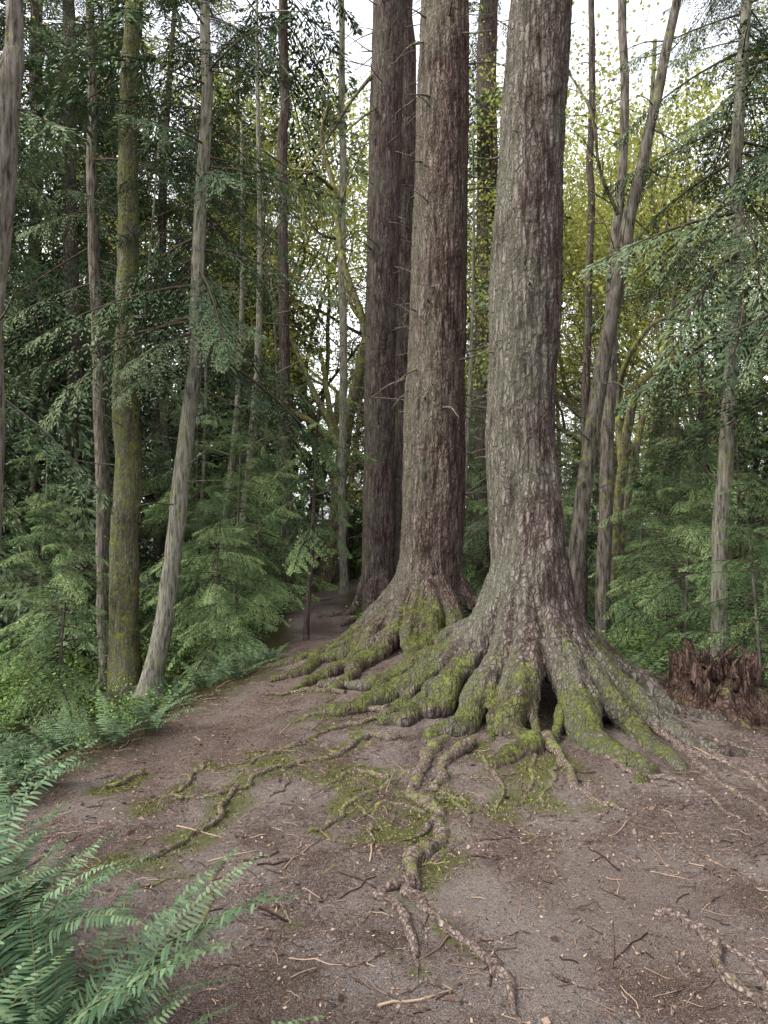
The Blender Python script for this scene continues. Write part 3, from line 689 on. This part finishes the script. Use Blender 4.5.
# ---------------------------------------------------------------- shrubs
def shrub(seed,h,w_,nl,ls):
    rs=np.random.default_rng(seed); st=Geo(); pts=[]
    for k in range(16):
        a=rs.random()*6.28; d=np.array([math.cos(a)*.5,math.sin(a)*.5,1.]); P=[np.array([rs.normal(0,.08),rs.normal(0,.08),-.05])]; L=h*rs.uniform(.6,1.1)
        for s in range(8): d=d+rs.normal(0,.15,3)+np.array([math.cos(a),math.sin(a),-.1])*.1*w_; P.append(P[-1]+d/np.linalg.norm(d)*L/8)
        P=np.array(P); V,F=tube(P,np.linspace(.007,.002,9),4,cap=False); st.add(V,F,-1); pts+=list(P[2:])
    pts=np.array(pts); c=pts[rs.integers(0,len(pts),nl)]+rs.normal(0,.09,(nl,3)); m=nl
    a=rs.normal(0,1,(m,3))*np.array([1,1,.4]); a/=np.linalg.norm(a,axis=1)[:,None]; b=np.cross(a,rs.normal(0,.4,(m,3))+np.array([0,0,1])); b/=np.linalg.norm(b,axis=1)[:,None]
    s=(ls*rs.uniform(.5,1.3,m))[:,None]; V=np.stack([c-a*s,c-b*s*.55,c+a*s,c+b*s*.55],1).reshape(-1,3)
    st.add(V,[np.arange(m*4).reshape(-1,4)],np.repeat(rs.random(m),4)); return st.pack()
SHG=[shrub(1,1.1,1,900,.03),shrub(2,.7,1.4,800,.028),shrub(3,1.5,1,1100,.035)]; SH=[q.mesh("shrub_leaves",M_shr) for q in SHG]
ug=empty("undergrowth"); rs=np.random.default_rng(5); gf=Geo(); gs=Geo()
cnt=0
while cnt<200:
    d=rs.uniform(6,24); px=rs.uniform(-60,830); x_=(px-384)/740*d; L,R=edges(np.array(d))
    if d<11 and L-.35<x_<R+.3: continue
    if abs(x_+1.05)<.8 and d<24: continue
    loc=(x_,d,g1(x_,d)-.05)
    if rs.random()<.4: gf.merge(FMG[cnt%2],loc,rs.random()*6,rs.uniform(.7,1.1))
    else: gs.merge(SHG[rs.integers(3)],loc,rs.random()*6,rs.uniform(.4,.9)*(1 if d>9 else .6))
    cnt+=1
link("fern_clumps",gf.mesh("fern_clumps",M_fern,False,False),ug); link("shrub_clumps",gs.mesh("shrub_clumps",M_shr,False,False),ug)
for (px,py,k,sc) in ((8,715,2,.9),(25,690,0,1),(-10,740,2,.8),(45,670,2,.8),(370,625,1,.7),(20,640,2,1.1)):
    p=G(px,py); link("salmonberry_shrub",SH[k],None,(p[0],p[1],g1(*p)-.04),k*2.+px,sc)
# ---------------------------------------------------------------- rotten stump
g=Geo(); ns=140; nr=26; th=np.linspace(0,2*math.pi,ns,endpoint=False)
q=np.stack([np.cos(th)*2.6,np.sin(th)*2.6,0*th],1); top=.36+.50*(fbm(q,2,5)-.4)+.10*(vn(q*4,8)-.5)+.07*(vn(q*9,12)-.5)
V=[]
for i_ in range(nr):
    u=i_/(nr-1); zz=-.15+(top+.15)*u
    r=.35+.16*np.exp(-np.clip(zz,0,1)/.12)*(1+.7*(vn(q*1.6,3)-.3))+.07*(fbm(np.stack([np.cos(th)*9,np.sin(th)*9,zz*2],1),3,6)-.5)*2-.03*u
    V.append(np.stack([r*np.cos(th),r*np.sin(th),zz],1))
for i_ in range(8):
    u=(i_+1)/8; r=(.31-.06-.1*u)*(1+.2*(vn(q*3,15)-.5)); zz=top*(1-u)+.08*u+.04*(vn(q*5+u*3,4)-.5)
    V.append(np.stack([r*np.cos(th),r*np.sin(th),zz],1))
n=len(V); V=np.concatenate(V); i=np.arange(n-1)[:,None];j=np.arange(ns)[None,:];j2=(j+1)%ns
F=np.stack([i*ns+j,i*ns+j2,(i+1)*ns+j2,(i+1)*ns+j],-1).reshape(-1,4); g.add(V,[F],0.1)
for k in range(70):
    a=rng.random()*6.28; r=rng.uniform(.1,.38); l=rng.uniform(.08,.26); p=np.array([r*math.cos(a),r*math.sin(a),rng.uniform(.05,.3)])
    V,F=tube(smooth_path([p,p+np.array([rng.normal(0,.03),rng.normal(0,.03),l*.6]),p+np.array([rng.normal(0,.08),rng.normal(0,.08),l])],6),np.linspace(rng.uniform(.015,.045),.006,6),6,.4,k); g.add(V,F,.1)
for a in np.linspace(0,6,7):
    P=[(math.cos(a)*.3,math.sin(a)*.3,.16),(math.cos(a)*.5,math.sin(a)*.5,.03),(math.cos(a+.2)*.8,math.sin(a+.2)*.8,-.08)]
    V,F=tube(smooth_path(P,14),np.linspace(.09,.03,14),10,.2,int(a*7)); g.add(V,F,.1)
M_rot=bark('rotten_wood',(.17,.11,.09),(.07,.042,.034),(.014,.008,.007),1.1,moss=.26,lichen=.1,red_shade=.2,bd=.03)
sx_,sy_=2.98,6.75; link("rotten_stump",g.mesh("rotten_stump",M_rot,False),None,(sx_,sy_,g1(sx_,sy_)-.02),.6,(1.1,1.0,1.1))
print("verts",sum(len(m.vertices) for m in bpy.data.meshes))
